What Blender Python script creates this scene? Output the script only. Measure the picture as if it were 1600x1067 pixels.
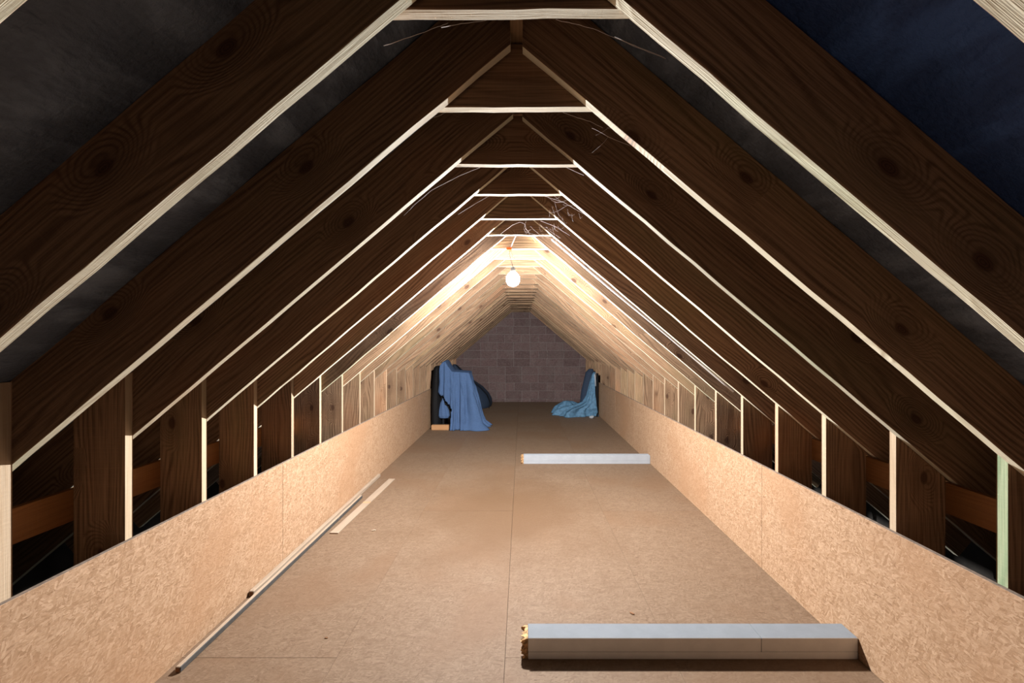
import bpy, bmesh, math, random
from mathutils import Vector, Matrix, noise

for o in list(bpy.data.objects):
    bpy.data.objects.remove(o)
sc = bpy.context.scene
col = sc.collection

# ------------------------------------------------------------------ camera, world, exposure
H = 1.327                       # eye height above the boarded floor
cd = bpy.data.cameras.new('camera')
cam = bpy.data.objects.new('camera', cd); col.objects.link(cam)
cam.location = (0, 0, H); cam.rotation_euler = (math.pi/2, 0, 0)
cd.sensor_width = 36; cd.lens = 16.0
cd.shift_x = -15/1600; cd.shift_y = 2.5/1600
cd.clip_start = 0.02
sc.camera = cam
w = bpy.data.worlds.new('world'); sc.world = w; w.use_nodes = True
w.node_tree.nodes['Background'].inputs[0].default_value = (0.75, 0.85, 1.0, 1)
w.node_tree.nodes['Background'].inputs[1].default_value = 0.045
sc.view_settings.view_transform = 'Standard'; sc.view_settings.look = 'None'
sc.view_settings.gamma = 1; sc.view_settings.use_curve_mapping = False
sc.view_settings.exposure = 0.09
BULB_W = 218.0
BULB = (-0.062, 3.268, 1.780)

ld = bpy.data.lights.new('bulb_light', 'POINT'); ld.energy = BULB_W; ld.color = (1.0, 0.975, 0.945)
ld.shadow_soft_size = 0.0525; ld.use_soft_falloff = False; ld.use_nodes = True
_n = ld.node_tree.nodes; _f = _n.new('ShaderNodeLightFalloff'); _f.inputs['Strength'].default_value = 1.0
_a = _n.new('ShaderNodeMath'); _a.operation = 'ADD'
ld.node_tree.links.new(_f.outputs['Linear'], _a.inputs[0]); _h = _n.new('ShaderNodeMath'); _h.operation = 'MULTIPLY'; _h.inputs[1].default_value = 0.5
ld.node_tree.links.new(_f.outputs['Quadratic'], _h.inputs[0]); ld.node_tree.links.new(_h.outputs[0], _a.inputs[1])
ld.node_tree.links.new(_a.outputs[0], _n['Emission'].inputs['Strength'])
lo = bpy.data.objects.new('bulb_light', ld); col.objects.link(lo); lo.location = BULB

F = 711.0
def at(px, py, Y):
    return Vector(((px-815)*Y/F, Y, H + (536-py)*Y/F))

# ------------------------------------------------------------------ node helpers
class NT:
    def __init__(s, name, rough=0.8):
        s.m = bpy.data.materials.new(name); s.m.use_nodes = True
        s.t = s.m.node_tree; s.n = s.t.nodes
        s.b = s.n['Principled BSDF']; s.b.inputs['Roughness'].default_value = rough
        s.b.inputs['Specular IOR Level'].default_value = 0.25
    def new(s, typ, **kw):
        n = s.n.new(typ)
        for k, v in kw.items():
            setattr(n, k, v)
        return n
    def link(s, a, b): s.t.links.new(a, b)
    def setin(s, sock, v):
        if hasattr(v, 'is_output') or isinstance(v, bpy.types.NodeSocket): s.link(v, sock)
        else: sock.default_value = v
    def math(s, op, a, b=0.0, clamp=False):
        n = s.new('ShaderNodeMath', operation=op, use_clamp=clamp)
        s.setin(n.inputs[0], a); s.setin(n.inputs[1], b); return n.outputs[0]
    def mix(s, f, a, b, blend='MIX'):
        n = s.new('ShaderNodeMix', data_type='RGBA', blend_type=blend)
        s.setin(n.inputs[0], f); s.setin(n.inputs[6], a); s.setin(n.inputs[7], b)
        return n.outputs[2]
    def coord(s, which='Object'):
        return s.new('ShaderNodeTexCoord').outputs[which]
    def rnd(s): return s.new('ShaderNodeObjectInfo').outputs['Random']
    def vadd(s, v, scalar_vec, r):
        c = s.new('ShaderNodeVectorMath', operation='SCALE'); c.inputs[0].default_value = scalar_vec
        s.link(r, c.inputs['Scale'])
        a = s.new('ShaderNodeVectorMath', operation='ADD'); s.link(v, a.inputs[0]); s.link(c.outputs[0], a.inputs[1])
        return a.outputs[0]
    def map(s, v, scale=(1,1,1), rot=(0,0,0), loc=(0,0,0)):
        n = s.new('ShaderNodeMapping'); s.link(v, n.inputs[0])
        n.inputs['Scale'].default_value = scale; n.inputs['Rotation'].default_value = rot
        n.inputs['Location'].default_value = loc
        return n.outputs[0]
    def noise(s, v, scale, detail=3, rough=0.5, out='Fac'):
        n = s.new('ShaderNodeTexNoise'); s.link(v, n.inputs['Vector'])
        n.inputs['Scale'].default_value = scale; n.inputs['Detail'].default_value = detail
        n.inputs['Roughness'].default_value = rough
        return n.outputs[0 if out == 'Fac' else 1]
    def vor(s, v, scale, feature='F1', rnd=1.0):
        n = s.new('ShaderNodeTexVoronoi', feature=feature); s.link(v, n.inputs['Vector'])
        n.inputs['Scale'].default_value = scale; n.inputs['Randomness'].default_value = rnd
        return n
    def ramp(s, f, stops):
        n = s.new('ShaderNodeValToRGB'); s.link(f, n.inputs[0])
        e = n.color_ramp.elements
        while len(e) < len(stops): e.new(0.5)
        for i, (p, c) in enumerate(stops):
            e[i].position = p; e[i].color = (c[0], c[1], c[2], 1) if not isinstance(c, float) else (c, c, c, 1)
        return n.outputs[0]
    def smooth(s, f, a, b, lo=0.0, hi=1.0):
        n = s.new('ShaderNodeMapRange', interpolation_type='SMOOTHSTEP')
        s.setin(n.inputs[0], f)
        for i, v in zip((1, 2, 3, 4), (a, b, lo, hi)): n.inputs[i].default_value = v
        return n.outputs[0]
    def bump(s, h, strength, dist=0.01):
        n = s.new('ShaderNodeBump'); n.inputs['Strength'].default_value = strength
        n.inputs['Distance'].default_value = dist
        s.link(h, n.inputs['Height']); s.link(n.outputs[0], s.b.inputs['Normal'])
    def color(s, c):
        s.setin(s.b.inputs['Base Color'], c)

def timber(name, light, dark, knot, green=0.5, ring=1.0):
    t = NT(name, 0.75); r = t.rnd()
    v = t.vadd(t.coord(), (9.3, 1.7, 5.1), r)
    sep = t.new('ShaderNodeSeparateXYZ'); t.link(v, sep.inputs[0]); X, Y, Z = sep.outputs
    cx_ = t.new('ShaderNodeCombineXYZ'); t.link(t.math('MULTIPLY', X, 3.0), cx_.inputs[0]); t.link(t.math('MULTIPLY', Z, 5.5), cx_.inputs[1])
    kv = t.vor(cx_.outputs[0], 1.0, rnd=0.9); kv.voronoi_dimensions = '2D'
    ksel = t.new('ShaderNodeSeparateColor'); t.link(kv.outputs['Color'], ksel.inputs[0])
    has = t.math('GREATER_THAN', ksel.outputs[0], 0.68)
    d = kv.outputs['Distance']
    kd = t.math('ADD', d, t.math('MULTIPLY', t.math('SUBTRACT', t.noise(t.map(v, (14, 14, 14)), 1.0), 0.5), 0.05))
    core = t.math('MULTIPLY', t.smooth(kd, 0.05, 0.10, 1, 0), has)
    halo = t.math('MULTIPLY', t.smooth(kd, 0.06, 0.42, 1, 0), has)
    low = t.noise(t.map(v, (0.9, 2.0, 6.0)), 1.0, 2)
    ph = t.math('ADD', t.math('MULTIPLY', Z, 330.0), t.math('MULTIPLY', low, 60.0))
    ph = t.math('ADD', ph, t.math('MULTIPLY', Y, 110.0))
    ph = t.math('ADD', ph, t.math('MULTIPLY', halo, 46.0))
    rings = t.math('MULTIPLY_ADD', t.math('SINE', ph), 0.5); rings.node.inputs[2].default_value = 0.5
    rings = t.math('POWER', rings, 2.0)
    rings = t.math('MULTIPLY', rings, t.smooth(t.noise(t.map(v, (2.5, 20, 22)), 1.0, 3), 0.3, 0.65, 0.25, 1.0))
    fib = t.noise(t.map(v, (5, 260, 260)), 1.0, 3, 0.6)
    saw = t.noise(t.map(v, (120, 10, 4), rot=(0, 0.25, 0)), 1.0, 2)
    big = t.noise(t.map(v, (1.1, 3, 4)), 1.0, 3)
    c = t.mix(t.math('MULTIPLY', rings, 0.75*ring), light, dark)
    c = t.mix(t.smooth(fib, 0.38, 0.66, 0, 0.5), c, dark)
    c = t.mix(t.smooth(saw, 0.5, 0.75, 0, 0.16), c, (light[0]*1.1, light[1]*1.05, light[2], 1))
    c = t.mix(t.smooth(big, 0.5, 0.72, 0, green), c, (light[0]*0.66, light[1]*0.84, light[2]*0.70, 1))
    c = t.mix(t.smooth(big, 0.28, 0.46, 0.45, 0), c, (light[0]*0.90, light[1]*0.68, light[2]*0.56, 1))
    c = t.mix(t.math('MULTIPLY', halo, 0.35), c, dark)
    kr = t.math('MULTIPLY_ADD', t.math('SINE', t.math('MULTIPLY', kd, 260.0)), 0.5); kr.node.inputs[2].default_value = 0.5
    c = t.mix(t.math('MULTIPLY', core, 0.85), c, t.mix(kr, knot, (knot[0]*2.2, knot[1]*2.2, knot[2]*2.2, 1)))
    hsv = t.new('ShaderNodeHueSaturation'); t.link(c, hsv.inputs['Color'])
    hsv.inputs['Saturation'].default_value = 1.0
    t.link(t.smooth(r, 0, 1, 0.78, 1.28), hsv.inputs['Value'])
    t.color(hsv.outputs[0])
    hgt = t.math('ADD', t.math('MULTIPLY', fib, 0.5), t.math('ADD', t.math('MULTIPLY', rings, 0.35), t.math('MULTIPLY', saw, 0.3)))
    t.bump(hgt, 0.55, 0.004)
    return t.m

def osb(name, base, floorlike):
    t = NT(name, 0.7)
    v0 = t.vadd(t.coord(), (13.1, 7.7, 3.3), t.rnd())
    wob = t.noise(v0, 9, 2, out='Color')
    mm = t.new('ShaderNodeVectorMath', operation='MULTIPLY_ADD')
    t.link(wob, mm.inputs[0]); mm.inputs[1].default_value = (0.05,)*3; t.link(v0, mm.inputs[2])
    v = mm.outputs[0]
    layers = []
    for i, (rot, sx, sy) in enumerate(((0.35, 34, 120), (-0.6, 46, 150), (1.25, 40, 140), (0.05, 60, 190))):
        rr = (0, 0, rot)
        vv = t.map(v, (sx, sy, sx), loc=(i*3.1, i*1.7, 0)) if False else None
        n = t.new('ShaderNodeMapping', vector_type='TEXTURE'); t.link(v, n.inputs[0])
        n.inputs['Rotation'].default_value = (0, 0, rot); n.inputs['Scale'].default_value = (1/sx, 1/sy, 1/60)
        n.inputs['Location'].default_value = (i*0.31, i*0.17, 0)
        vo = t.vor(n.outputs[0], 1.0); sp = t.new('ShaderNodeSeparateColor'); t.link(vo.outputs['Color'], sp.inputs[0])
        layers.append(sp.outputs)
    a, b, c_, d = layers
    pick = t.math('GREATER_THAN', a[1], 0.5)
    n1 = t.new('ShaderNodeMix', data_type='FLOAT'); t.link(pick, n1.inputs[0]); t.link(b[0], n1.inputs[2]); t.link(a[0], n1.inputs[3])
    pick2 = t.math('GREATER_THAN', c_[1], 0.6)
    n2 = t.new('ShaderNodeMix', data_type='FLOAT'); t.link(pick2, n2.inputs[0]); t.link(n1.outputs[0], n2.inputs[2]); t.link(c_[0], n2.inputs[3])
    pick3 = t.math('GREATER_THAN', d[1], 0.75)
    n3 = t.new('ShaderNodeMix', data_type='FLOAT'); t.link(pick3, n3.inputs[0]); t.link(n2.outputs[0], n3.inputs[2]); t.link(d[0], n3.inputs[3])
    f = n3.outputs[0]
    L = lambda k, g=1.0, bb=1.0: (min(1, base[0]*k), min(1, base[1]*k*g), min(1, base[2]*k*bb))
    if floorlike:
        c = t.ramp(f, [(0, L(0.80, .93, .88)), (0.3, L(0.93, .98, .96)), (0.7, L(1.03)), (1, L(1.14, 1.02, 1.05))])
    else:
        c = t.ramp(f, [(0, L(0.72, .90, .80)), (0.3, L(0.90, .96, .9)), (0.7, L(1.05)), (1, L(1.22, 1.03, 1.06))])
    fine = t.noise(t.map(v, (60, 160, 60)), 1.0, 3, 0.6)
    c = t.mix(t.smooth(fine, 0.3, 0.7, 0.30, 0), c, L(0.62, .9, .8) + (1,))
    spk = t.noise(t.map(v, (22, 60, 30), rot=(0, 0, .4)), 1.0, 4, 0.65)
    c = t.mix(t.smooth(spk, 0.61, 0.70, 0, 0.62), c, L(0.42, .75, .6) + (1,))
    vg = v0
    bl = t.noise(t.map(v, (16, 26, 20)), 1.0, 4, 0.65)
    c = t.mix(t.smooth(bl, 0.52, 0.68, 0, 0.45), c, L(0.70, .90, .80) + (1,))
    c = t.mix(t.smooth(bl, 0.32, 0.46, 0.35, 0), c, L(1.18, 1.02, 1.04) + (1,))
    st = t.noise(vg, 1.5, 3)
    c = t.mix(t.smooth(st, 0.48, 0.68, 0, 0.55), c, (L(0.86, .86, .74) + (1,)))
    if floorlike:
        # the worn, darker patch in the middle of the deck (a stain with a shape of its own)
        g = t.new('ShaderNodeNewGeometry').outputs['Position']
        mp = t.map(g, (0.95, 0.75, 0), loc=(0.10, -2.7, 0))
        ln = t.new('ShaderNodeVectorMath', operation='LENGTH'); t.link(mp, ln.inputs[0])
        dd = t.math('ADD', ln.outputs['Value'], t.math('MULTIPLY', t.noise(g, 2.6, 4), 0.9))
        c = t.mix(t.smooth(dd, 0.6, 1.45, 0.85, 0), c, (base[0]*0.60, base[1]*0.50, base[2]*0.39, 1))
        sp2 = t.vor(g, 9.0); ss = t.new('ShaderNodeSeparateColor'); t.link(sp2.outputs['Color'], ss.inputs[0])
        dot = t.math('MULTIPLY', t.math('GREATER_THAN', ss.outputs[0], 0.8), t.smooth(sp2.outputs['Distance'], 0.03, 0.06, 0.8, 0))
        c = t.mix(dot, c, (0.10, 0.06, 0.03, 1))
    t.color(c)
    t.bump(t.math('ADD', f, t.math('MULTIPLY', fine, 1.2)), 0.35, 0.002)
    return t.m

def simple(name, c, rough=0.7, nscale=None, amt=0.25, bumpd=None):
    t = NT(name, rough)
    if nscale:
        v = t.coord(); n = t.noise(v, nscale, 4, 0.6)
        cc = t.mix(t.smooth(n, 0.3, 0.7, 0, 1), tuple(x*(1-amt) for x in c[:3]) + (1,), tuple(min(1, x*(1+amt)) for x in c[:3]) + (1,))
        t.color(cc)
        if bumpd: t.bump(n, 0.5, bumpd)
    else: t.color(tuple(c[:3]) + (1,))
    return t.m

def felt(name, c):
    t = NT(name, 0.6)
    v = t.coord()
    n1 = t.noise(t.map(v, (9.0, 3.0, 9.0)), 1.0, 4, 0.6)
    n2 = t.noise(v, 70, 3, 0.6)
    wrinkle_light = t.smooth(n1, 0.47, 0.66, 0, 1)  # pale streaks paint the lit wrinkle crests into the felt colour
    cc = t.mix(t.smooth(n2, 0.3, 0.7, 0, 0.35), c + (1,), tuple(x*0.6 for x in c) + (1,))
    cc = t.mix(t.math('MULTIPLY', wrinkle_light, 0.30), cc, (c[0]*3.6, c[1]*3.6, c[2]*3.4, 1))
    cc = t.mix(t.smooth(n1, 0.28, 0.44, 0.35, 0), cc, tuple(x*0.45 for x in c) + (1,))
    t.color(cc); t.bump(t.math('ADD', t.math('MULTIPLY', n1, 6.0), n2), 0.9, 0.006)
    return t.m
M = {}
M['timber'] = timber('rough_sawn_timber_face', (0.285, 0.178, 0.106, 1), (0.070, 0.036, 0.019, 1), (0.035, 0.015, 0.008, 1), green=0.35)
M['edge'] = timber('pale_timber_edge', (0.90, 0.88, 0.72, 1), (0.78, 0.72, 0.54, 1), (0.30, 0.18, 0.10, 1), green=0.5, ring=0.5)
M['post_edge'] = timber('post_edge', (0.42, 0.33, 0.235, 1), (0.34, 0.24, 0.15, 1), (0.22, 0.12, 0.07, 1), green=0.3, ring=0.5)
M['green_edge'] = timber('green_treated_edge', (0.27, 0.31, 0.20, 1), (0.14, 0.21, 0.12, 1), (0.2, 0.2, 0.1, 1), green=0.3, ring=1.0)
M['rail'] = timber('new_timber', (0.22, 0.095, 0.028, 1), (0.16, 0.06, 0.018, 1), (0.25, 0.10, 0.04, 1), green=0.0, ring=0.5)
M['batten'] = timber('batten_timber', (0.36, 0.28, 0.21, 1), (0.28, 0.21, 0.15, 1), (0.3, 0.16, 0.08, 1), green=0.0, ring=0.6)
M['grey_side'] = simple('batten_side_grey', (0.055, 0.052, 0.050), 0.7, 30, 0.15)  # darker grey for one batten's room-facing side
M['end_grain'] = simple('end_grain', (0.20, 0.10, 0.05), 0.9, 80, 0.4, 0.002)
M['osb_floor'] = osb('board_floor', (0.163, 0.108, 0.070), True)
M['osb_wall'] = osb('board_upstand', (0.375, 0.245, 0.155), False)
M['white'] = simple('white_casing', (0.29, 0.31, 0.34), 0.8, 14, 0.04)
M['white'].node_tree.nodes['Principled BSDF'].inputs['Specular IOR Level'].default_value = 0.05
M['white_near'] = simple('white_casing_top', (0.175, 0.192, 0.215), 0.85, 14, 0.04)  # same white as the far casing, darkened to hold back the lamplight
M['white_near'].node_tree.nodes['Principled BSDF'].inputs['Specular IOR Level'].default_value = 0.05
M['bounce_lit_front'] = simple('white_casing_bounce_lit', (0.74, 0.72, 0.70), 0.8, 14, 0.04)  # same panel, front lightened in colour to stand in for bounced floor light
M['splinter'] = simple('splintered_board', (0.42, 0.25, 0.12), 0.9, 60, 0.6, 0.004)
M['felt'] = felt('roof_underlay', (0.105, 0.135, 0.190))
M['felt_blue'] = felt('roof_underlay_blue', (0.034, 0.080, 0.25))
M['dark'] = simple('eaves_dark', (0.02, 0.018, 0.016), 0.95, 5, 0.4)
M['mortar'] = simple('mortar', (0.155, 0.125, 0.120), 0.95, 40, 0.2, 0.003)
M['blue'] = simple('blue_sheet', (0.052, 0.097, 0.200), 0.9, 90, 0.10, 0.001)
M['lightblue'] = simple('pale_blue_sheet', (0.070, 0.155, 0.25), 0.7, 25, 0.25, 0.002)
M['navy'] = simple('navy_fabric', (0.018, 0.030, 0.055), 0.8, 60, 0.15)
M['black'] = simple('black_fabric', (0.003, 0.003, 0.004), 0.8, 60, 0.2)
M['orange_wood'] = timber('orange_wood', (0.50, 0.27, 0.13, 1), (0.42, 0.21, 0.09, 1), (0.4, 0.15, 0.05, 1), green=0.0, ring=0.3)
M['cable'] = simple('grey_cable', (0.25, 0.24, 0.23), 0.5)
M['tube'] = simple('white_conduit', (0.80, 0.80, 0.82), 0.4)
M['orange'] = simple('orange_plastic', (0.85, 0.16, 0.03), 0.45)
M['web'] = simple('cobweb_silk', (0.75, 0.72, 0.72), 0.6)
_t = M['web'].node_tree; _tr = _t.nodes.new('ShaderNodeBsdfTranslucent'); _tr.inputs[0].default_value = (0.9, 0.88, 0.88, 1)
_mx = _t.nodes.new('ShaderNodeMixShader'); _mx.inputs[0].default_value = 0.5
_t.links.new(_t.nodes['Principled BSDF'].outputs[0], _mx.inputs[1]); _t.links.new(_tr.outputs[0], _mx.inputs[2])
_t.links.new(_mx.outputs[0], _t.nodes['Material Output'].inputs[0])
M['osb_edge'] = simple('sawn_board_edge', (0.20, 0.155, 0.125), 0.9, 60, 0.25, 0.001)
M['plate'] = simple('zinc_plate', (0.70, 0.72, 0.74), 0.35)
M['plate'].node_tree.nodes['Principled BSDF'].inputs['Metallic'].default_value = 0.6
# concrete blocks
tb = NT('concrete_block', 0.95)
r = tb.rnd(); v = tb.vadd(tb.coord(), (5, 3, 7), r)
n = tb.noise(v, 35, 5, 0.7); n2 = tb.noise(v, 5, 3)
cc = tb.mix(tb.smooth(n, 0.3, 0.7), (0.074, 0.047, 0.046, 1), (0.125, 0.084, 0.081, 1))
cc = tb.mix(tb.smooth(n2, 0.4, 0.7, 0, 0.35), cc, (0.125, 0.105, 0.098, 1))
hs = tb.new('ShaderNodeHueSaturation'); tb.link(cc, hs.inputs['Color']); tb.link(tb.smooth(r, 0, 1, 0.90, 1.10), hs.inputs['Value'])
tb.color(hs.outputs[0]); tb.bump(n, 0.8, 0.004); M['block'] = tb.m
# lamp glass
tg = NT('lit_bulb_glass', 0.3); tg.b.inputs['Emission Color'].default_value = (1.0, 0.95, 0.90, 1)
tg.b.inputs['Emission Strength'].default_value = 30; tg.color((0.9, 0.9, 0.9, 1)); M['glow'] = tg.m

# ------------------------------------------------------------------ object helpers
def link(name, me, mats, parent=None, loc=None, rot=None):
    o = bpy.data.objects.new(name, me); col.objects.link(o)
    if not isinstance(mats, (list, tuple)): mats = [mats]
    if me is not None and len(me.materials) == 0:
        for m in mats: me.materials.append(m)
    if parent: o.parent = parent
    if loc is not None: o.location = loc
    if rot is not None: o.rotation_euler = rot
    return o
def empty(name, loc=(0, 0, 0)):
    o = bpy.data.objects.new(name, None); col.objects.link(o); o.location = loc; o.empty_display_size = 0.05
    return o
def tag(o, label, cat, group=None):
    o['label'] = label; o['category'] = cat
    if group: o['group'] = group
    return o
def box(bm, x0, x1, y0, y1, z0, z1, mi=0):
    vs = [bm.verts.new(p) for p in ((x0,y0,z0),(x1,y0,z0),(x1,y1,z0),(x0,y1,z0),(x0,y0,z1),(x1,y0,z1),(x1,y1,z1),(x0,y1,z1))]
    fs = []
    for f in ((0,3,2,1),(4,5,6,7),(0,1,5,4),(1,2,6,5),(2,3,7,6),(3,0,4,7)):
        fc = bm.faces.new([vs[i] for i in f]); fc.material_index = mi; fs.append(fc)
    return fs
def mesh(bm, name='mesh', smooth=False):
    bmesh.ops.recalc_face_normals(bm, faces=bm.faces)
    me = bpy.data.meshes.new(name); bm.to_mesh(me); bm.free()
    if smooth:
        for p in me.polygons: p.use_smooth = True
    return me
def box_mesh(dx, dy, dz, bev=0.0, name='box'):
    bm = bmesh.new(); box(bm, -dx/2, dx/2, -dy/2, dy/2, -dz/2, dz/2)
    if bev: bmesh.ops.bevel(bm, geom=bm.edges[:], offset=bev, segments=1, affect='EDGES')
    return mesh(bm, name)
def tube(bm, pts, r, n=6):
    pts = [Vector(p) for p in pts]; rings = []
    for i, p in enumerate(pts):
        d = (pts[min(i+1, len(pts)-1)] - pts[max(i-1, 0)]).normalized()
        a = d.cross(Vector((0.13, 0.21, 0.97)));
        if a.length < 1e-3: a = d.cross(Vector((1, 0, 0)))
        a.normalize(); b = d.cross(a)
        rings.append([bm.verts.new(p + (a*math.cos(2*math.pi*k/n) + b*math.sin(2*math.pi*k/n))*r) for k in range(n)])
    for i in range(len(rings)-1):
        for k in range(n):
            bm.faces.new((rings[i][k], rings[i][(k+1) % n], rings[i+1][(k+1) % n], rings[i+1][k]))
    bm.faces.new(rings[0]); bm.faces.new(rings[-1])
def lathe(bm, prof, n=24, c=(0, 0, 0)):
    rings = []
    for r_, z in prof:
        rings.append([bm.verts.new((c[0]+r_*math.cos(2*math.pi*k/n), c[1]+r_*math.sin(2*math.pi*k/n), c[2]+z)) for k in range(n)])
    for i in range(len(rings)-1):
        for k in range(n):
            bm.faces.new((rings[i][k], rings[i][(k+1) % n], rings[i+1][(k+1) % n], rings[i+1][k]))
    bm.faces.new(rings[0]); bm.faces.new(rings[-1])

# ------------------------------------------------------------------ dimensions
T = 0.033            # timber thickness
D = 0.185            # timber depth
SL = 0.844; ANG = math.atan(SL); CA = math.cos(ANG)
X0 = -0.0145         # ridge line
APEX = H + 0.865     # where the rafter undersides would meet
VT = D/CA
WL, WR = 1.450, 1.432     # inner faces of the posts
PT = 0.018           # board thickness
KL, KR = -1.432, 1.414    # inner faces of the upstands
KH = H - 0.722
YEND = 10.26
YBEG = -0.55
STEP = 0.4
def zu(x): return APEX - SL*abs(x - X0)

# ------------------------------------------------------------------ structure
def struct(name, me, m, parent=None, loc=None):
    o = link(name, me, m, parent, loc)
    if not parent: o['kind'] = 'structure'
    return o

floor = empty('floor'); floor['kind'] = 'structure'
bm = bmesh.new(); box(bm, -2.75, 2.75, YBEG-0.3, YEND+0.1, -0.08, -0.0185)
struct('subfloor', mesh(bm), M['dark'], floor)
cols_ = [(KL-PT, -0.78, 1.92, .0002, .0004), (-0.78, -0.07, 3.60, .0004, .0008), (-0.07, 0.64, 1.92, .0008, .0004), (0.64, KR+PT, 3.60, .0004, .0004)]
G = 0.0006
rr = random.Random(3)
for a, b, off, ga, gb in cols_:
    y = off - 2*2.53
    while y < YEND:
        y0, y1 = max(y, YBEG), min(y+2.53, YEND)
        if y1 - y0 > 0.05:
            bm = bmesh.new(); box(bm, -(b-a)/2+ga, (b-a)/2-gb, -(y1-y0)/2+G, (y1-y0)/2-G, -PT, 0)
            bmesh.ops.bevel(bm, geom=[e for e in bm.edges if all(v.co.z > -0.001 for v in e.verts)], offset=0.0003, segments=1, affect='EDGES')
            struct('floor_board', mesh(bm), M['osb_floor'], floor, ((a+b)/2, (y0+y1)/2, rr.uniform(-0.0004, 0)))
        y += 2.53

def upstand(name, x, sgn, joints):
    p = empty(name, (x, 0, 0)); p['kind'] = 'structure'
    js = [YBEG] + joints + [YEND]
    for i in range(len(js)-1):
        L_ = js[i+1]-js[i]
        # mesh in a plane so the board pattern lies along X/Y of the object
        bm = bmesh.new(); box(bm, -L_/2+0.0012, L_/2-0.0012, -KH/2, KH/2, 0, PT)
        bmesh.ops.bevel(bm, geom=bm.edges[:], offset=0.0009, segments=1, affect='EDGES')
        for f in bm.faces:
            f.normal_update()
            if f.normal.y > 0.9: f.material_index = 1
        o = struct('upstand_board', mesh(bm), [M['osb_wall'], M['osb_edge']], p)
        dz = (0.0, 0.004, -0.003, 0.002, 0)[i]
        if sgn < 0: o.matrix_local = Matrix(((0,0,-1,0), (1,0,0,(js[i]+js[i+1])/2), (0,1,0,KH/2+0.0005+dz*0), (0,0,0,1)))
        else: o.matrix_local = Matrix(((0,0,1,0), (-1,0,0,(js[i]+js[i+1])/2), (0,1,0,KH/2+0.0005+dz*0), (0,0,0,1)))
    return p
upstand('wall_left', KL, -1, [0.23, 2.73, 4.37, 6.90])
upstand('wall_right', KR, 1, [0.18, 2.68, 5.71, 6.86])

# gable of concrete blocks at the far end
gable = empty('wall_back', (0, YEND, 0)); gable['kind'] = 'structure'
bm = bmesh.new()
pts = [(-2.7, 0), (2.7, 0), (2.7, zu(2.7)+VT+0.05), (X0, APEX+VT+0.05), (-2.7, zu(-2.7)+VT+0.05)]
f1 = [bm.verts.new((x, 0.011, z-0.019)) for x, z in pts]; f2 = [bm.verts.new((x, 0.10, z-0.019)) for x, z in pts]
bm.faces.new(f1); bm.faces.new(f2[::-1])
for i in range(5): bm.faces.new((f1[i], f1[(i+1) % 5], f2[(i+1) % 5], f2[i]))
struct('mortar_bed', mesh(bm), M['mortar'], gable)
CH, CLn, J = 0.1817, 0.372, 0.011
rb = random.Random(11)
bcache = {}
row = 0
z = 0.075 - CH
while z < APEX+VT:
    z0, z1 = max(z, 0.0), z+CH-J
    if z1-z0 > 0.02:
        hw = min(2.3, (APEX+VT+0.02 - z0)/SL)
        x = -2.6 + (0.5*CLn if row % 2 else 0) + rb.uniform(-.01, .01)
        while x < 2.6:
            L_ = CLn if rb.random() > 0.12 else CLn*0.52
            xa, xb = max(x, X0-hw), min(x+L_-J, X0+hw)
            if xb-xa > 0.03:
                zt = min(z1, max(z0+0.03, APEX+VT - SL*max(abs(xa-X0), abs(xb-X0)) + 0.16))
                key = (round(xb-xa, 2), round(zt-z0, 3))
                if key not in bcache: bcache[key] = box_mesh(xb-xa, 0.03, zt-z0, 0.003, 'block')
                struct('block', bcache[key], M['block'], gable, ((xa+xb)/2, 0.012 + rb.uniform(-.002, .002), (z0+zt)/2))
            x += L_
    z += CH; row += 1

# roof underlay, sagging between the rafters
def underlay(name, side, m, y0, y1, drop=0.0, seed=0):
    ny, nx = int((y1-y0)/0.025), 150
    smax = 2.74/CA
    vs, fs = [], []
    for j in range(ny+1):
        y = y0 + (y1-y0)*j/ny
        ph = ((y - (1.30 + 0.5*T)) / STEP) % 1.0
        sag = math.sin(math.pi*ph)
        for i in range(nx+1):
            s = smax*i/nx
            n1 = noise.noise(Vector((s*6.0+seed+y*1.5, y*1.9, seed*1.7)))
            n2 = noise.noise(Vector((s*4.0 + y*3.0, y*5.0 - s*2.0, seed+4.0)))
            n3 = noise.noise(Vector((s*9.0+y*9, y*7.0-s*6, seed+9.0)))
            off = sag*(0.016 + 0.030*n1 + 0.014*n2 + 0.005*n3)
            nrm = Vector((side*math.sin(ANG), 0, math.cos(ANG)))
            p = Vector((X0 + side*s*CA, y, APEX+VT+0.004 - s*math.sin(ANG))) - nrm*(off+drop)
            vs.append(p)
    for j in range(ny):
        for i in range(nx):
            a = j*(nx+1)+i; fs.append((a, a+1, a+nx+2, a+nx+1))
    me = bpy.data.meshes.new(name); me.from_pydata(vs, [], fs)
    for p in me.polygons: p.use_smooth = True
    return struct('underlay', me, m, ceiling)
ceiling = empty('ceiling', (0, 0, 0)); ceiling['kind'] = 'structure'
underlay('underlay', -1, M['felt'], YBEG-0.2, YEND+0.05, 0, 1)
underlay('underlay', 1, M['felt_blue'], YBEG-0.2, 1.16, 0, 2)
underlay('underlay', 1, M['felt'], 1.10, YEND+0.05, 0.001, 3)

for i_, (sx, nm) in enumerate(((-1, 'trim_1'), (1, 'trim_2'))):
    bm = bmesh.new(); box(bm, sx*2.60-.02, sx*2.60+.02, YBEG-.2, YEND, -.02, .24)
    struct(nm, mesh(bm), M['dark'])
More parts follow.
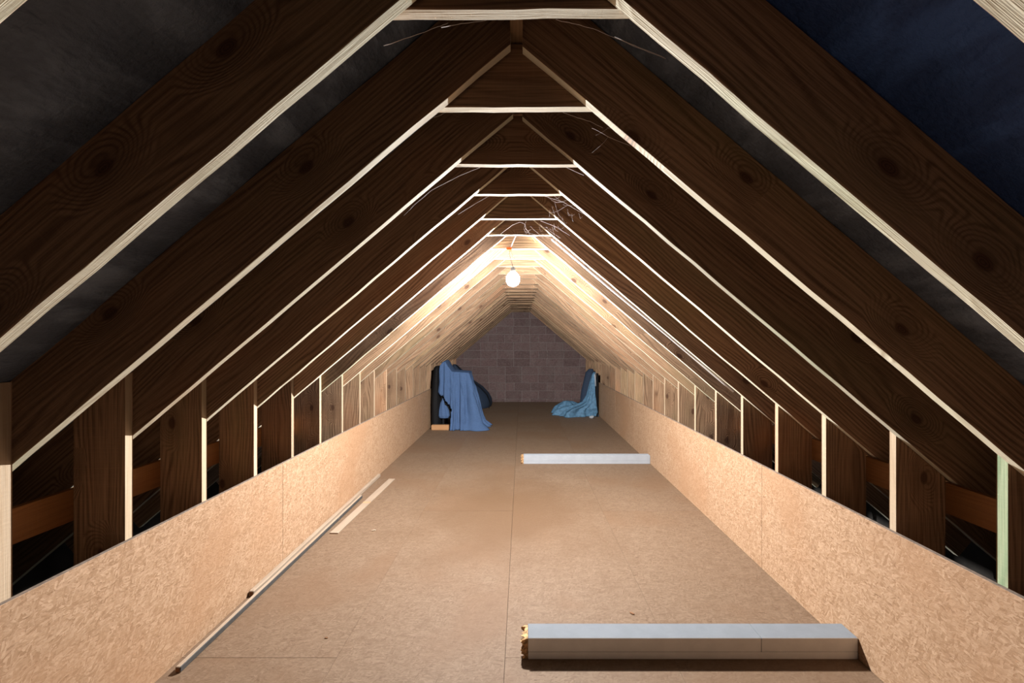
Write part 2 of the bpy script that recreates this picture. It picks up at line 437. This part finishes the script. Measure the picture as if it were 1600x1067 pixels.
# ------------------------------------------------------------------ roof frames
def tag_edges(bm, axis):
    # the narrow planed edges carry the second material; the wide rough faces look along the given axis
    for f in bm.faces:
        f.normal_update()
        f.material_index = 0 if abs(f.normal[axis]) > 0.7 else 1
def plank(L_, depth, thick, cut0, cut1, seed, segs=1, wav=0.0):
    """plank along +X from 0 to L_, underside on Z=0, near face on Y=0; cut0/cut1: X shift of the top corners"""
    bm = bmesh.new(); rg = random.Random(seed); rings = []
    for i in range(segs+1):
        u = i/segs
        xb = L_*u; xt = cut0*(1-u) + (L_+cut1)*u
        jb = (rg.uniform(-wav, wav) if 0 < i < segs else 0); jt = (rg.uniform(-wav, wav) if 0 < i < segs else 0)
        ja = rg.uniform(-wav, wav)*0.5 if 0 < i < segs else 0
        rings.append([bm.verts.new(p) for p in ((xb, ja, jb), (xb, thick+ja, jb), (xt, thick, depth+jt), (xt, 0, depth+jt))])
    for i in range(segs):
        for k in range(4):
            bm.faces.new((rings[i][k], rings[i][(k+1) % 4], rings[i+1][(k+1) % 4], rings[i+1][k]))
    bm.faces.new(rings[0]); bm.faces.new(rings[-1][::-1])
    tag_edges(bm, 1)
    if wav:
        es = [e for e in bm.edges if len(e.link_faces) == 2 and e.calc_face_angle(0) > 0.6 and abs((e.verts[0].co-e.verts[1].co).x) > 0.01]
        bmesh.ops.bevel(bm, geom=es, offset=0.0018, segments=1, affect='EDGES')
    return mesh(bm, 'plank')

RG = 0.0175                     # half thickness of the ridge board
XE = 2.42                       # where the rafters stop in the eaves
def rafter_len(): return (XE-RG)/CA
cutR = D*math.tan(ANG)
raf_cache = {}
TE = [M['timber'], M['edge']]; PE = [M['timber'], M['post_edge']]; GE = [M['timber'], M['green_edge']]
def rafter_mesh(k):
    key = k if k <= 8 else 9 + k % 4
    if key not in raf_cache:
        raf_cache[key] = [plank(rafter_len(), D, T, -cutR, 0.0, 100+key*2+s, 26, 0.0016) for s in (0, 1)]
    return raf_cache[key]
def place(o, origin, ex, ey, ez, parent):
    o.parent = parent
    m = Matrix((
        (ex[0], ey[0], ez[0], origin[0]-parent.location[0]),
        (ex[1], ey[1], ez[1], origin[1]-parent.location[1]),
        (ex[2], ey[2], ez[2], origin[2]-parent.location[2]), (0, 0, 0, 1)))
    o.matrix_local = m

collar_h = {1: .685, 2: .693, 3: .684, 4: .699, 5: .693, 6: .699}
order = ['', 'first', 'second', 'third', 'fourth', 'fifth', 'sixth', 'seventh', 'eighth', 'ninth', 'tenth', 'eleventh', 'twelfth',
         'thirteenth', 'fourteenth', 'fifteenth', 'sixteenth', 'seventeenth', 'eighteenth']
def frame_label(k):
    if k == 0: return 'timber roof frame nearest the camera, only pale rafter edges in the top corners'
    if k == 1: return 'dark timber roof frame whose collar is the highest in view, cut by the top edge'
    if k == 2: return 'dark timber roof frame second below the topmost collar, its collar above a dark triangle'
    if k == 7: return 'timber roof frame from which the lit bulb hangs, its rafters grazed by light'
    if k < 7: return 'dark timber roof frame, %s in front of the frame with the hanging bulb' % order[7-k]
    if k == 8: return 'brightest sunlike lit roof frame directly behind the hanging bulb'.replace('sunlike ', '')
    return 'lit timber roof frame, %s behind the hanging bulb towards the block gable' % order[k-7]
rgk = random.Random(5)
NK = 25
for k in range(-1, NK):
    yn = 1.305 + STEP*(k-2)      # near face of the rafters
    if yn + 3*T > YEND - 0.01: break
    fr = empty('roof_frame', (X0, yn, 0))
    if k < 0: tag(fr, 'timber roof frame behind the camera, outside the picture', 'roof frame', 'roof frames')
    else: tag(fr, frame_label(k), 'roof frame', 'roof frames')
    c, s = CA, math.sin(ANG)
    ml, mr = rafter_mesh(max(k, 0))
    # left rafter: local X runs down the slope to the left
    dzl = rgk.uniform(-.003, .003) if k > 2 else 0
    dyl = -0.010
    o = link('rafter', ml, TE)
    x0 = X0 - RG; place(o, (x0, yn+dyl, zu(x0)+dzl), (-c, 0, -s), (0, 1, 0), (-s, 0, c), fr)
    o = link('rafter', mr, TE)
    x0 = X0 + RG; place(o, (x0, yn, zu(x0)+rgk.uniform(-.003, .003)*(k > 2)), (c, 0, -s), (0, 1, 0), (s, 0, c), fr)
    # posts: in front of the left rafter, behind the right one
    for side in (-1, 1):
        xi = -WL if side < 0 else WR
        py = yn - T + dyl if side < 0 else yn + T
        xo = xi + side*D
        zi, zo = zu(xi)+VT*0.98, zu(xo)+VT*0.98
        bm = bmesh.new()
        prof = [(0, -0.017), (0, zi), (D, zo), (D, -0.017)]
        # local X = height, local Z = depth of the post, so that the grain runs up
        a = [bm.verts.new((h, 0, d)) for d, h in prof]; b = [bm.verts.new((h, T, d)) for d, h in prof]
        bm.faces.new(a); bm.faces.new(b[::-1])
        for i in range(4): bm.faces.new((a[i], a[(i+1) % 4], b[(i+1) % 4], b[i]))
        tag_edges(bm, 1); bmesh.ops.bevel(bm, geom=bm.edges[:], offset=0.0016, segments=1, affect='EDGES')
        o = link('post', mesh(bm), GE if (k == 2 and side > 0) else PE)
        tilt = rgk.uniform(-0.002, 0.002)
        place(o, (xi, py, 0), (tilt, 0, 1), (0, 1, 0), (side, 0, 0), fr)
    # collar behind both rafters
    ch = H + collar_h.get(k, .694 + rgk.uniform(-.004, .004))
    xb = (APEX + VT*0.96 - ch)/SL; xt = (APEX + VT*0.96 - (ch+D))/SL
    me = plank(2*xb, D, T, xb-xt, -(xb-xt), 300+k, 14, 0.0012)
    o = link('collar', me, TE)
    tl = {1: 0.009}.get(k, rgk.uniform(-.003, .003))
    place(o, (X0-xb, yn+T, ch), (1, 0, tl), (0, 1, 0), (-tl, 0, 1), fr)

# ridge board and the rails nailed along the back of the posts
bm = bmesh.new(); box(bm, YBEG, YEND-0.005, -RG, RG, 0, 0.19)
rd = link('ridge_board', mesh(bm), M['timber'], loc=(X0, 0, H+0.885)); rd.rotation_euler = (0, 0, math.pi/2)
tag(rd, 'long ridge board clamped between the rafter tops along the roof peak', 'ridge board')
for side, lab in ((-1, 'left'), (1, 'right')):
    xi = (WL if side < 0 else WR) + D + 0.002
    ro = empty('eaves_rail', (side*xi, 0, H-0.648))
    tag(ro, 'orange-brown board running behind the %s posts in the dark eaves' % lab, 'rail')
    bm = bmesh.new(); box(bm, YBEG, YEND-0.02, 0, 0.022, 0, 0.115)
    o = link('board', mesh(bm), M['rail'], ro); o.matrix_local = Matrix(((0, side, 0, 0), (1, 0, 0, 0), (0, 0, 1, 0), (0, 0, 0, 1)))
    for k in range(1, 10):
        yp = 1.305 + STEP*(k-2) + (T if side > 0 else -T)
        bm = bmesh.new(); box(bm, -0.001, 0.001, 0, 0.016, 0.0, 0.004)
        link('nail', mesh(bm), M['plate'], ro, (-side*0.002, yp+T+0.004, 0.117))

# ------------------------------------------------------------------ hanging bulb
lamp = empty('pendant_bulb', BULB)
tag(lamp, 'glowing bare light bulb hanging on thin wires from the roof collar', 'light bulb')
bm = bmesh.new()
prof = [(a_*1.22, b_*1.22+.010) for a_, b_ in [(0.002, -0.048), (0.018, -0.044), (0.031, -0.034), (0.039, -0.018), (0.041, -0.002), (0.038, 0.013), (0.029, 0.028), (0.020, 0.036), (0.014, 0.042)]]
lathe(bm, prof, 20)
link('bulb_glass', mesh(bm, smooth=True), M['glow'], lamp)
bm = bmesh.new(); lathe(bm, [(0.017, 0.049), (0.018, 0.070), (0.015, 0.088), (0.006, 0.094)], 14)
link('socket', mesh(bm, smooth=True), M['cable'], lamp)
B = Vector(BULB); hook = at(797, 389, 3.292)
bm = bmesh.new()
p0 = Vector((0, 0, 0.092)); p1 = hook - B
tube(bm, [p0, p0.lerp(p1, .35)+Vector((-.006, 0, 0)), p0.lerp(p1, .7)+Vector((-.012, 0, 0)), p1], 0.0022, 6)
tube(bm, [p1, p1+Vector((.014, 0, -.03)), p1+Vector((.02, 0, -.06)), p1+Vector((.034, 0, -.075)), p1+Vector((.028, 0, -.06))], 0.0015, 5)
link('wire', mesh(bm, smooth=True), M['cable'], lamp)
bm = bmesh.new(); tube(bm, [hook-B+Vector((0, .004, .0)), at(804, 372, 3.300)-B, at(812, 360, 3.306)-B], 0.0045, 6)
link('supply_cable', mesh(bm, smooth=True), M['tube'], lamp)
bm = bmesh.new(); box(bm, -.026, .012, -.010, .010, -.010, .012); bmesh.ops.bevel(bm, geom=bm.edges[:], offset=.003, segments=1, affect='EDGES')
link('connector', mesh(bm), M['orange'], lamp, hook-B)

# white conduit slung along the right rafters
bm = bmesh.new()
A_ = at(862, 374, 3.20); E_ = at(1146, 612, 2.90)
tube(bm, [A_, A_.lerp(E_, .33)+Vector((0, 0, -.004)), A_.lerp(E_, .66)+Vector((0, 0, .004)), A_.lerp(E_, .95), E_], 0.006, 8)
cond = link('conduit', mesh(bm, smooth=True), M['tube']); tag(cond, 'thin white conduit slung along the right rafters near the bulb', 'conduit')

# ------------------------------------------------------------------ white boxed casings
def casing(y, depth, h, x0, x1, seam, label):
    e = empty('boxed_casing', (x0, y, 0)); tag(e, label, 'casing', 'white boxed casings across the floor')
    L_ = x1-x0; zc = h*0.34
    def front_mesh(bm, dp):
        for f in bm.faces:
            f.normal_update()
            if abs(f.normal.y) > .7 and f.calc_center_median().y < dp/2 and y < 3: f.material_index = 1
        return mesh(bm)
    def pc(name, a, b, z0, z1, m=(M['white_near' if y < 3 else 'white'], M['bounce_lit_front']), g=0.0008):
        bm = bmesh.new(); box(bm, a+g, b-g, 0, depth, z0+g*(z0 > 0), z1)
        bmesh.ops.bevel(bm, geom=bm.edges[:], offset=0.0015, segments=1, affect='EDGES')
        return link(name, front_mesh(bm, depth), m, e)
    pc('lower_panel', 0, L_, 0, zc)
    if seam: pc('upper_panel', 0, seam-x0, zc, h); pc('upper_panel', seam-x0, L_, zc, h)
    else: pc('upper_panel', 0, L_, zc, h)
    # broken board core sticking out of the left end
    bm = bmesh.new(); rg = random.Random(int(y*10)); nz, ny = 12, 9
    grid = [[bm.verts.new((-0.006-rg.random()**1.5*0.028, 0.004+(depth-.008)*j/ny, 0.001+(h-.006)*i/nz)) for j in range(ny+1)] for i in range(nz+1)]
    for i in range(nz):
        for j in range(ny): bm.faces.new((grid[i][j], grid[i][j+1], grid[i+1][j+1], grid[i+1][j]))
    rim = [grid[0][j] for j in range(ny+1)] + [grid[i][ny] for i in range(1, nz+1)] + [grid[nz][j] for j in range(ny-1, -1, -1)] + [grid[i][0] for i in range(nz-1, 0, -1)]
    base = [bm.verts.new((0.0, v.co.y, v.co.z)) for v in rim]
    for i in range(len(rim)):
        bm.faces.new((rim[i], rim[(i+1) % len(rim)], base[(i+1) % len(rim)], base[i]))
    bm.faces.new(base)
    link('broken_core', mesh(bm), M['splinter'], e)
    return e
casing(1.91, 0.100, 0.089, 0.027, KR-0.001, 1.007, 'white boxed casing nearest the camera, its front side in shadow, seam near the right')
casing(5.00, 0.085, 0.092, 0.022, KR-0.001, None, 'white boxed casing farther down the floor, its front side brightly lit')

# ------------------------------------------------------------------ battens on the floor
def batten(p0, p1, wd, ht, label, m=M['batten'], z=0.0005, grey=False):
    p0 = Vector(p0); p1 = Vector(p1); L_ = (p1-p0).length
    bm = bmesh.new(); box(bm, 0, L_, -wd/2, wd/2, 0, ht)
    bmesh.ops.bevel(bm, geom=bm.edges[:], offset=min(wd, ht)*0.12, segments=1, affect='EDGES')
    for f in bm.faces:
        if abs(f.normal.x) > 0.9: f.material_index = 1
    for f in bm.faces:
        f.normal_update()
        if abs(f.normal.x) > 0.9: f.material_index = 1
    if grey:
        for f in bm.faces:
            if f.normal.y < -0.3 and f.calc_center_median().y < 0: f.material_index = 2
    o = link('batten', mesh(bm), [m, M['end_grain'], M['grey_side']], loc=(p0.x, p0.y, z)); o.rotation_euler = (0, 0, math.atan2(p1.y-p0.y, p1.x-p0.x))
    tag(o, label, 'batten'); return o
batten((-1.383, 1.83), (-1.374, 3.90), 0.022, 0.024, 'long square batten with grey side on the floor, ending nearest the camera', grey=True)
batten((-1.414, 2.38), (-1.414, 4.52), 0.026, 0.030, 'thin batten pushed tight against the foot of the left upstand')
batten((-1.306, 3.166), (-1.262, 4.43), 0.060, 0.007, 'short flat thin strip lying on the floor right of the other battens')
# chips of wood
rg = random.Random(8)
chip_at = [(584, 829, .014, 'pale curled wood chip on the floor right of the flat strip'), (268, 1034, .012, 'small wood splinter on the floor by the near batten end'),
           (750, 700, .010, 'dark chip on the floor in front of the covered chair'), (817, 697, .010, 'dark crumb on the floor behind the far white casing'),
           (510, 997, .008, 'dark speck of debris on the near left floor'), (988, 959, .012, 'dark chip on the floor above the near white casing')]
for i, (px, py, sz, lab) in enumerate(chip_at):
    Y = H*F/(py-536); P = at(px, py, Y)
    bm = bmesh.new(); bmesh.ops.create_icosphere(bm, subdivisions=1, radius=sz)
    for v in bm.verts: v.co = Vector((v.co.x*1.2, v.co.y*.6, v.co.z*.28))*rg.uniform(.8, 1.2)
    zmin = min(v.co.z for v in bm.verts)
    o = link('wood_chip', mesh(bm), M['batten'] if i < 2 else M['end_grain'], loc=(P.x, P.y, -zmin)); o.rotation_euler = (0, 0, rg.random()*3)
    tag(o, lab, 'wood chip')

# ------------------------------------------------------------------ draped chair, far left
ch = empty('chair', (-1.20, 7.2, 0))
tag(ch, 'dark chair hidden beneath the blue sheet, far left', 'chair')
def cpart(name, x0, x1, y0, y1, z0, z1, m):
    bm = bmesh.new(); box(bm, x0, x1, y0, y1, z0, z1); bmesh.ops.bevel(bm, geom=bm.edges[:], offset=.008, segments=2, affect='EDGES')
    return link(name, mesh(bm), m, ch, (1.20, -7.2, 0))
cpart('backrest', -1.25, -1.18, 7.08, 7.42, .40, 1.03, M['black'])
cpart('seat', -1.20, -.86, 7.06, 7.44, .36, .42, M['black'])
cpart('armrest', -1.18, -.86, 7.06, 7.11, .82, .86, M['black'])
cpart('armrest', -1.18, -.86, 7.39, 7.44, .82, .86, M['black'])
for x in (-1.235, -.89):
    for y in (7.08, 7.40): cpart('leg', x, x+.03, y, y+.03, .0005, .82, M['black'])

def ztop(x):
    P = [(-1.40, .95), (-1.27, .99), (-1.22, 1.05), (-1.18, 1.062), (-1.14, .99), (-1.08, .905), (-.80, .885), (-.5, .88)]
    for (a, za), (b, zb) in zip(P, P[1:]):
        if a <= x <= b: return za + (zb-za)*(x-a)/(b-a)
    return P[0][1] if x < P[0][0] else P[-1][1]
def xcut(z):
    P = [(0, -1.10), (.31, -1.07), (.487, -1.19), (.60, -1.32)]
    for (a, xa), (b, xb) in zip(P, P[1:]):
        if a <= z <= b: return xa + (xb-xa)*(z-a)/(b-a)
    return -9
corners = [(-1.27, 7.45), (-1.27, 7.02), (-.815, 7.02), (-.815, 7.47)]
per = []
for i in range(4):
    a = Vector(corners[i]); b = Vector(corners[(i+1) % 4]); d = (b-a); nn = 46
    nr = Vector((d.y, -d.x)).normalized()
    for q in range(nn): per.append((a + d*q/nn, nr, i, q/nn))
NP = len(per)
# smooth the corner normals
nrms = []
for i in range(NP):
    s = Vector((0, 0))
    for q in range(-6, 7): s += per[(i+q) % NP][1]
    nrms.append(s.normalized())
posn = []
for i in range(NP):
    s = Vector((0, 0))
    for q in range(-2, 3): s += per[(i+q) % NP][0]
    posn.append(s/5)
NV = 54; TOPN = 12
vs, fs = [], []
for j in range(NV+1):
    for i in range(NP):
        p = posn[i]; n_ = nrms[i]
        if j <= TOPN:
            u = j/TOPN; c = Vector((p.x*0.96 + (-1.05)*0.04, 7.24)); q = c.lerp(p, u)
            z = ztop(q.x) - 0.012*math.sin(math.pi*u)*0 - 0.02*u*u
            vs.append((q.x, q.y, z))
        else:
            tt = (j-TOPN)/(NV-TOPN)
            zt = ztop(p.x)-.02
            sarc = i*0.0405
            fold = math.sin(sarc*14 + 1.2*math.sin(sarc*3.1)) * 0.5 + math.sin(sarc*31+2)*0.22 + noise.noise(Vector((sarc*5, tt*2, 0)))*0.7
            right = max(0, n_.x); left = max(0, -n_.x); front = max(0, -n_.y)
            flare = 0.17*right*tt**0.9 + 0.09*front*tt**1.3 + 0.02*left*tt
            skirt = max(0, tt-.9)*0.9*(right*.8+front*.35)
            off = flare + skirt + (0.075*tt**0.8*fold + 0.014*noise.noise(Vector((sarc*9, tt*9, 4))))*(1-.5*left)
            q = p + n_*off
            # the sheet runs out to the right near the floor
            z = zt*(1-tt) + 0.004 + max(0, tt-.9)*0.05*abs(fold)
            shift = 0.06*tt*max(0, (q.x+1.15))
            x = q.x + shift
            vs.append((max(x, -1.40), q.y, z))
for j in range(NV):
    for i in range(NP):
        a = j*NP+i; b = j*NP+(i+1) % NP; c = b+NP; d = a+NP
        cx = sum(vs[t_][0] for t_ in (a, b, c, d))/4; cz = sum(vs[t_][2] for t_ in (a, b, c, d))/4
        if j > TOPN and cz < .60 and cx < xcut(cz): continue
        fs.append((a, b, c, d))
me = bpy.data.meshes.new('sheet'); me.from_pydata(vs, [], fs)
bm = bmesh.new(); bm.from_mesh(me); bmesh.ops.remove_doubles(bm, verts=bm.verts, dist=.0015)
me = mesh(bm, 'sheet', True)
sh = link('dust_sheet', me, M['blue']); md = sh.modifiers.new('thickness', 'SOLIDIFY'); md.thickness = .004
tag(sh, 'large blue sheet draped over the chair at far left, reaching the floor', 'sheet')
# inner hanging bunch of the same blue cloth
def loft(rings, nseg, fold, seed, nmid=6, k1=5, k2=11):
    bm = bmesh.new(); R = []
    full = []
    for (a, b) in zip(rings, rings[1:]):
        for q in range(nmid):
            u = q/nmid; full.append([a[t_]*(1-u)+b[t_]*u for t_ in range(6)])
    full.append(list(rings[-1]))
    for (cx, cy, z, rx, ry, fa) in full:
        ring = []
        for k in range(nseg):
            th = 2*math.pi*k/nseg
            n_ = noise.noise(Vector((math.cos(th)*1.6+seed, math.sin(th)*1.6, z*3)))
            m_ = 1 + fa*fold*(0.5*math.sin(k1*th+seed+z*3) + 0.35*math.sin(k2*th+z*5) + 0.9*n_)
            zz = z + fa*fold*0.12*max(rx, ry)*noise.noise(Vector((math.cos(th)*4*rx*4, math.sin(th)*4*ry*4, seed)))
            ring.append(bm.verts.new((cx+rx*m_*math.cos(th), cy+ry*m_*math.sin(th), max(zz, 0.002))))
        R.append(ring)
    for i in range(len(R)-1):
        for k in range(nseg): bm.faces.new((R[i][k], R[i][(k+1) % nseg], R[i+1][(k+1) % nseg], R[i+1][k]))
    bm.faces.new(R[0]); bm.faces.new(R[-1])
    return mesh(bm, 'loft', True)
me = loft([(-1.22, 7.10, .47, .01, .03, .3), (-1.225, 7.10, .38, .045, .05, .5), (-1.22, 7.09, .28, .085, .06, .5), (-1.215, 7.08, .20, .095, .06, .4), (-1.21, 7.08, .165, .07, .05, .3), (-1.21, 7.08, .155, .02, .02, 0)], 40, 0.35, 2)
tag(link('cloth_bundle', me, M['blue']), 'small bunched blue cloth in the gap left of the draped sheet', 'cloth')
# black tall bag between chair and upstand
me = loft([(-1.335, 7.22, .0005, .07, .20, 0), (-1.335, 7.22, .02, .085, .22, .2), (-1.335, 7.22, .40, .085, .23, .25), (-1.33, 7.22, .75, .075, .22, .2), (-1.32, 7.22, .94, .06, .20, .15), (-1.32, 7.22, .965, .035, .15, 0)], 36, 0.2, 5)
tag(link('tall_bag', me, M['black']), 'tall black bag standing between the blue draped sheet and left upstand', 'bag')
me = loft([(-1.17, 7.16, .14, .10, .05, 0), (-1.17, 7.16, .15, .11, .06, .1), (-1.16, 7.16, .36, .12, .07, .1), (-1.16, 7.16, .55, .05, .04, 0)], 20, 0.2, 9)
link('cover', me, M['black'], ch, (1.20, -7.2, 0))
bm = bmesh.new(); box(bm, -1.375, -1.11, 6.93, 7.00, .0005, .078); bmesh.ops.bevel(bm, geom=bm.edges[:], offset=.006, segments=2, affect='EDGES')
tag(link('wood_block', mesh(bm), M['orange_wood']), 'orange-toned wood offcut lying at the foot of the draped chair', 'wood offcut')

# dark blue dome behind
tn = empty('folded_tent', (0, 0, 0)); tag(tn, 'dark navy dome-shaped fabric tent behind the blue draped sheet', 'tent')
rings = []
for z_, xr, yc, ry in ((.0015, -.64, 9.62, .55), (.06, -.625, 9.62, .55), (.16, -.63, 9.6, .53), (.28, -.69, 9.56, .49), (.42, -.81, 9.5, .42), (.55, -.98, 9.42, .34), (.68, -1.12, 9.33, .24), (.80, -1.22, 9.25, .15), (.88, -1.30, 9.2, .07), (.90, -1.33, 9.19, .02)):
    rings.append(((-1.395+xr)/2, yc, z_, (xr+1.395)/2, ry, .25))
link('fabric_shell', loft(rings, 48, 0.10, 6, 4), M['navy'], tn)
bm = bmesh.new()
tube(bm, [(-.66, 9.2, .01), (-.64, 9.3, .12), (-.70, 9.22, .30), (-.84, 9.14, .46), (-1.02, 9.10, .60), (-1.2, 9.08, .78), (-1.31, 9.12, .89)], .007, 6)
link('hoop', mesh(bm, smooth=True), M['black'], tn)

# ------------------------------------------------------------------ blue sheet heaped against the right upstand
me = loft([(1.335, 8.32, .800, .012, .02, .1), (1.325, 8.30, .77, .035, .035, .5), (1.295, 8.30, .60, .055, .045, .6), (1.26, 8.28, .38, .080, .06, .7),
           (1.23, 8.27, .26, .115, .09, .8), (1.16, 8.28, .20, .18, .13, 1.0), (1.06, 8.30, .15, .28, .18, 1.2), (1.00, 8.33, .09, .36, .21, 1.2), (.98, 8.34, .004, .41, .22, 1.0)], 110, 0.32, 3, 7, 4, 9)
ps = link('plastic_sheet', me, M['lightblue']); tag(ps, 'crumpled pale blue sheet heaped on the floor at the right upstand', 'sheet')
me = loft([(.86, 8.62, .24, .01, .02, .2), (.88, 8.62, .23, .07, .06, .8), (.92, 8.60, .14, .20, .14, 1.2), (.92, 8.60, .004, .27, .20, 1)], 70, 0.42, 7, 6, 4, 9)
link('sheet_fold', me, M['lightblue'], ps)
me = loft([(1.22, 8.60, .0005, .13, .09, 0), (1.22, 8.60, .03, .15, .10, .2), (1.24, 8.60, .45, .11, .08, .3), (1.29, 8.60, .78, .08, .06, .2), (1.31, 8.60, .84, .04, .03, 0)], 36, 0.2, 8)
tag(link('upright_bag', me, M['navy']), 'dark navy upright bag behind the pale blue heaped sheet', 'bag')
bm = bmesh.new(); tube(bm, [(1.36, 8.22, .0015), (1.365, 8.235, .4), (1.375, 8.25, .78)], .02, 10)
tag(link('pole', mesh(bm, smooth=True), M['black']), 'short black pole leaning on the right upstand beside the pale sheet', 'pole')
bm = bmesh.new(); tube(bm, [(1.335, 8.215, .55), (1.33, 8.21, .66), (1.322, 8.215, .75), (1.335, 8.23, .80)], .013, 6)
tag(link('tag_strip', mesh(bm, smooth=True), M['white']), 'white plastic strip at the top of the pale blue sheet', 'strip')
bm = bmesh.new(); bmesh.ops.create_icosphere(bm, subdivisions=2, radius=.05)
for v in bm.verts: v.co = Vector((v.co.x*.9, v.co.y*.6, v.co.z*.5))*(1+.35*noise.noise(v.co*40))
zm = min(v.co.z for v in bm.verts)
tag(link('paper_scrap', mesh(bm), M['white'], loc=(1.235, 8.02, -zm+.001)), 'crumpled white paper scrap on the floor by the pale blue sheet', 'paper')

# ------------------------------------------------------------------ cobwebs
def web(lines, Y0, Y1, label, seed, extra=0, span=None, r=.0008):
    bm = bmesh.new(); rg = random.Random(seed)
    for ln in lines:
        n_ = len(ln); pts = []
        for i, (px, py) in enumerate(ln): pts.append(at(px, py, Y0+(Y1-Y0)*i/(n_-1)))
        dense = []
        for a, b in zip(pts, pts[1:]):
            for q in range(4): dense.append(a.lerp(b, q/4) + Vector((rg.uniform(-1, 1), 0, rg.uniform(-1, 1)))*.0008)
        dense.append(pts[-1]); tube(bm, dense, r*.8, 4)
    if span:
        for _ in range(extra):
            x0, y0, x1, y1 = span
            a = at(rg.uniform(x0, x1), rg.uniform(y0, y1), rg.uniform(Y0, Y1))
            L_ = rg.uniform(.03, .12); an = rg.gauss(-.6, .7)
            b = a + Vector((math.cos(an)*L_, rg.uniform(-.03, .03), math.sin(an)*L_*.8)); mpt = a.lerp(b, .5)+Vector((0, 0, -.02*rg.random()))
            tube(bm, [a, a.lerp(mpt, .5)+Vector((0, 0, -.003)), mpt, b], r*.45, 4)
    o = link('cobweb', mesh(bm), M['web']); tag(o, label, 'cobweb', 'cobwebs in the roof frames'); return o
web([[(600, 72), (640, 58), (685, 42), (700, 36)], [(690, 43), (720, 37), (760, 32)]], 1.02, 1.18, 'long cobweb strand left under the topmost collar', 1, r=.0009)
web([[(868, 31), (905, 39), (932, 47), (970, 63), (1005, 78), (1040, 92)], [(960, 58), (1000, 75), (1038, 90)]], 1.05, 1.20, 'sagging cobweb strand right under the topmost collar', 2, r=.0010)
web([[(880, 176), (903, 184), (922, 190), (942, 200)], [(925, 200), (938, 207), (955, 216), (985, 228)]], 1.45, 1.55, 'cobweb right under the second collar', 3, 3, (890, 178, 960, 215))
web([[(700, 174), (688, 180), (678, 184)]], 1.45, 1.5, 'short cobweb left under the second collar', 4)
web([[(750, 262), (715, 276), (675, 297), (652, 316), (631, 337)]], 1.80, 1.9, 'cobweb strand left under the third collar', 5)
web([[(884, 261), (898, 268), (912, 274)]], 1.80, 1.85, 'short cobweb right under the third collar', 6, r=.0012)
web([[(764, 306), (740, 320), (716, 335)]], 2.2, 2.3, 'cobweb strand left under the fourth collar', 7)
web([[(852, 307), (880, 316), (905, 330), (930, 345)], [(866, 306), (875, 314), (885, 318)]], 2.2, 2.4, 'tangled cobweb right under the fourth collar', 8, 22, (850, 305, 925, 345), r=.0009)
web([[(782, 366), (800, 352), (812, 347), (820, 350), (822, 358), (826, 362)], [(845, 345), (870, 355), (890, 368)]], 2.6, 2.85, 'tangled cobweb under the fifth collar above the bulb', 9, 16, (815, 345, 880, 366), r=.0010)
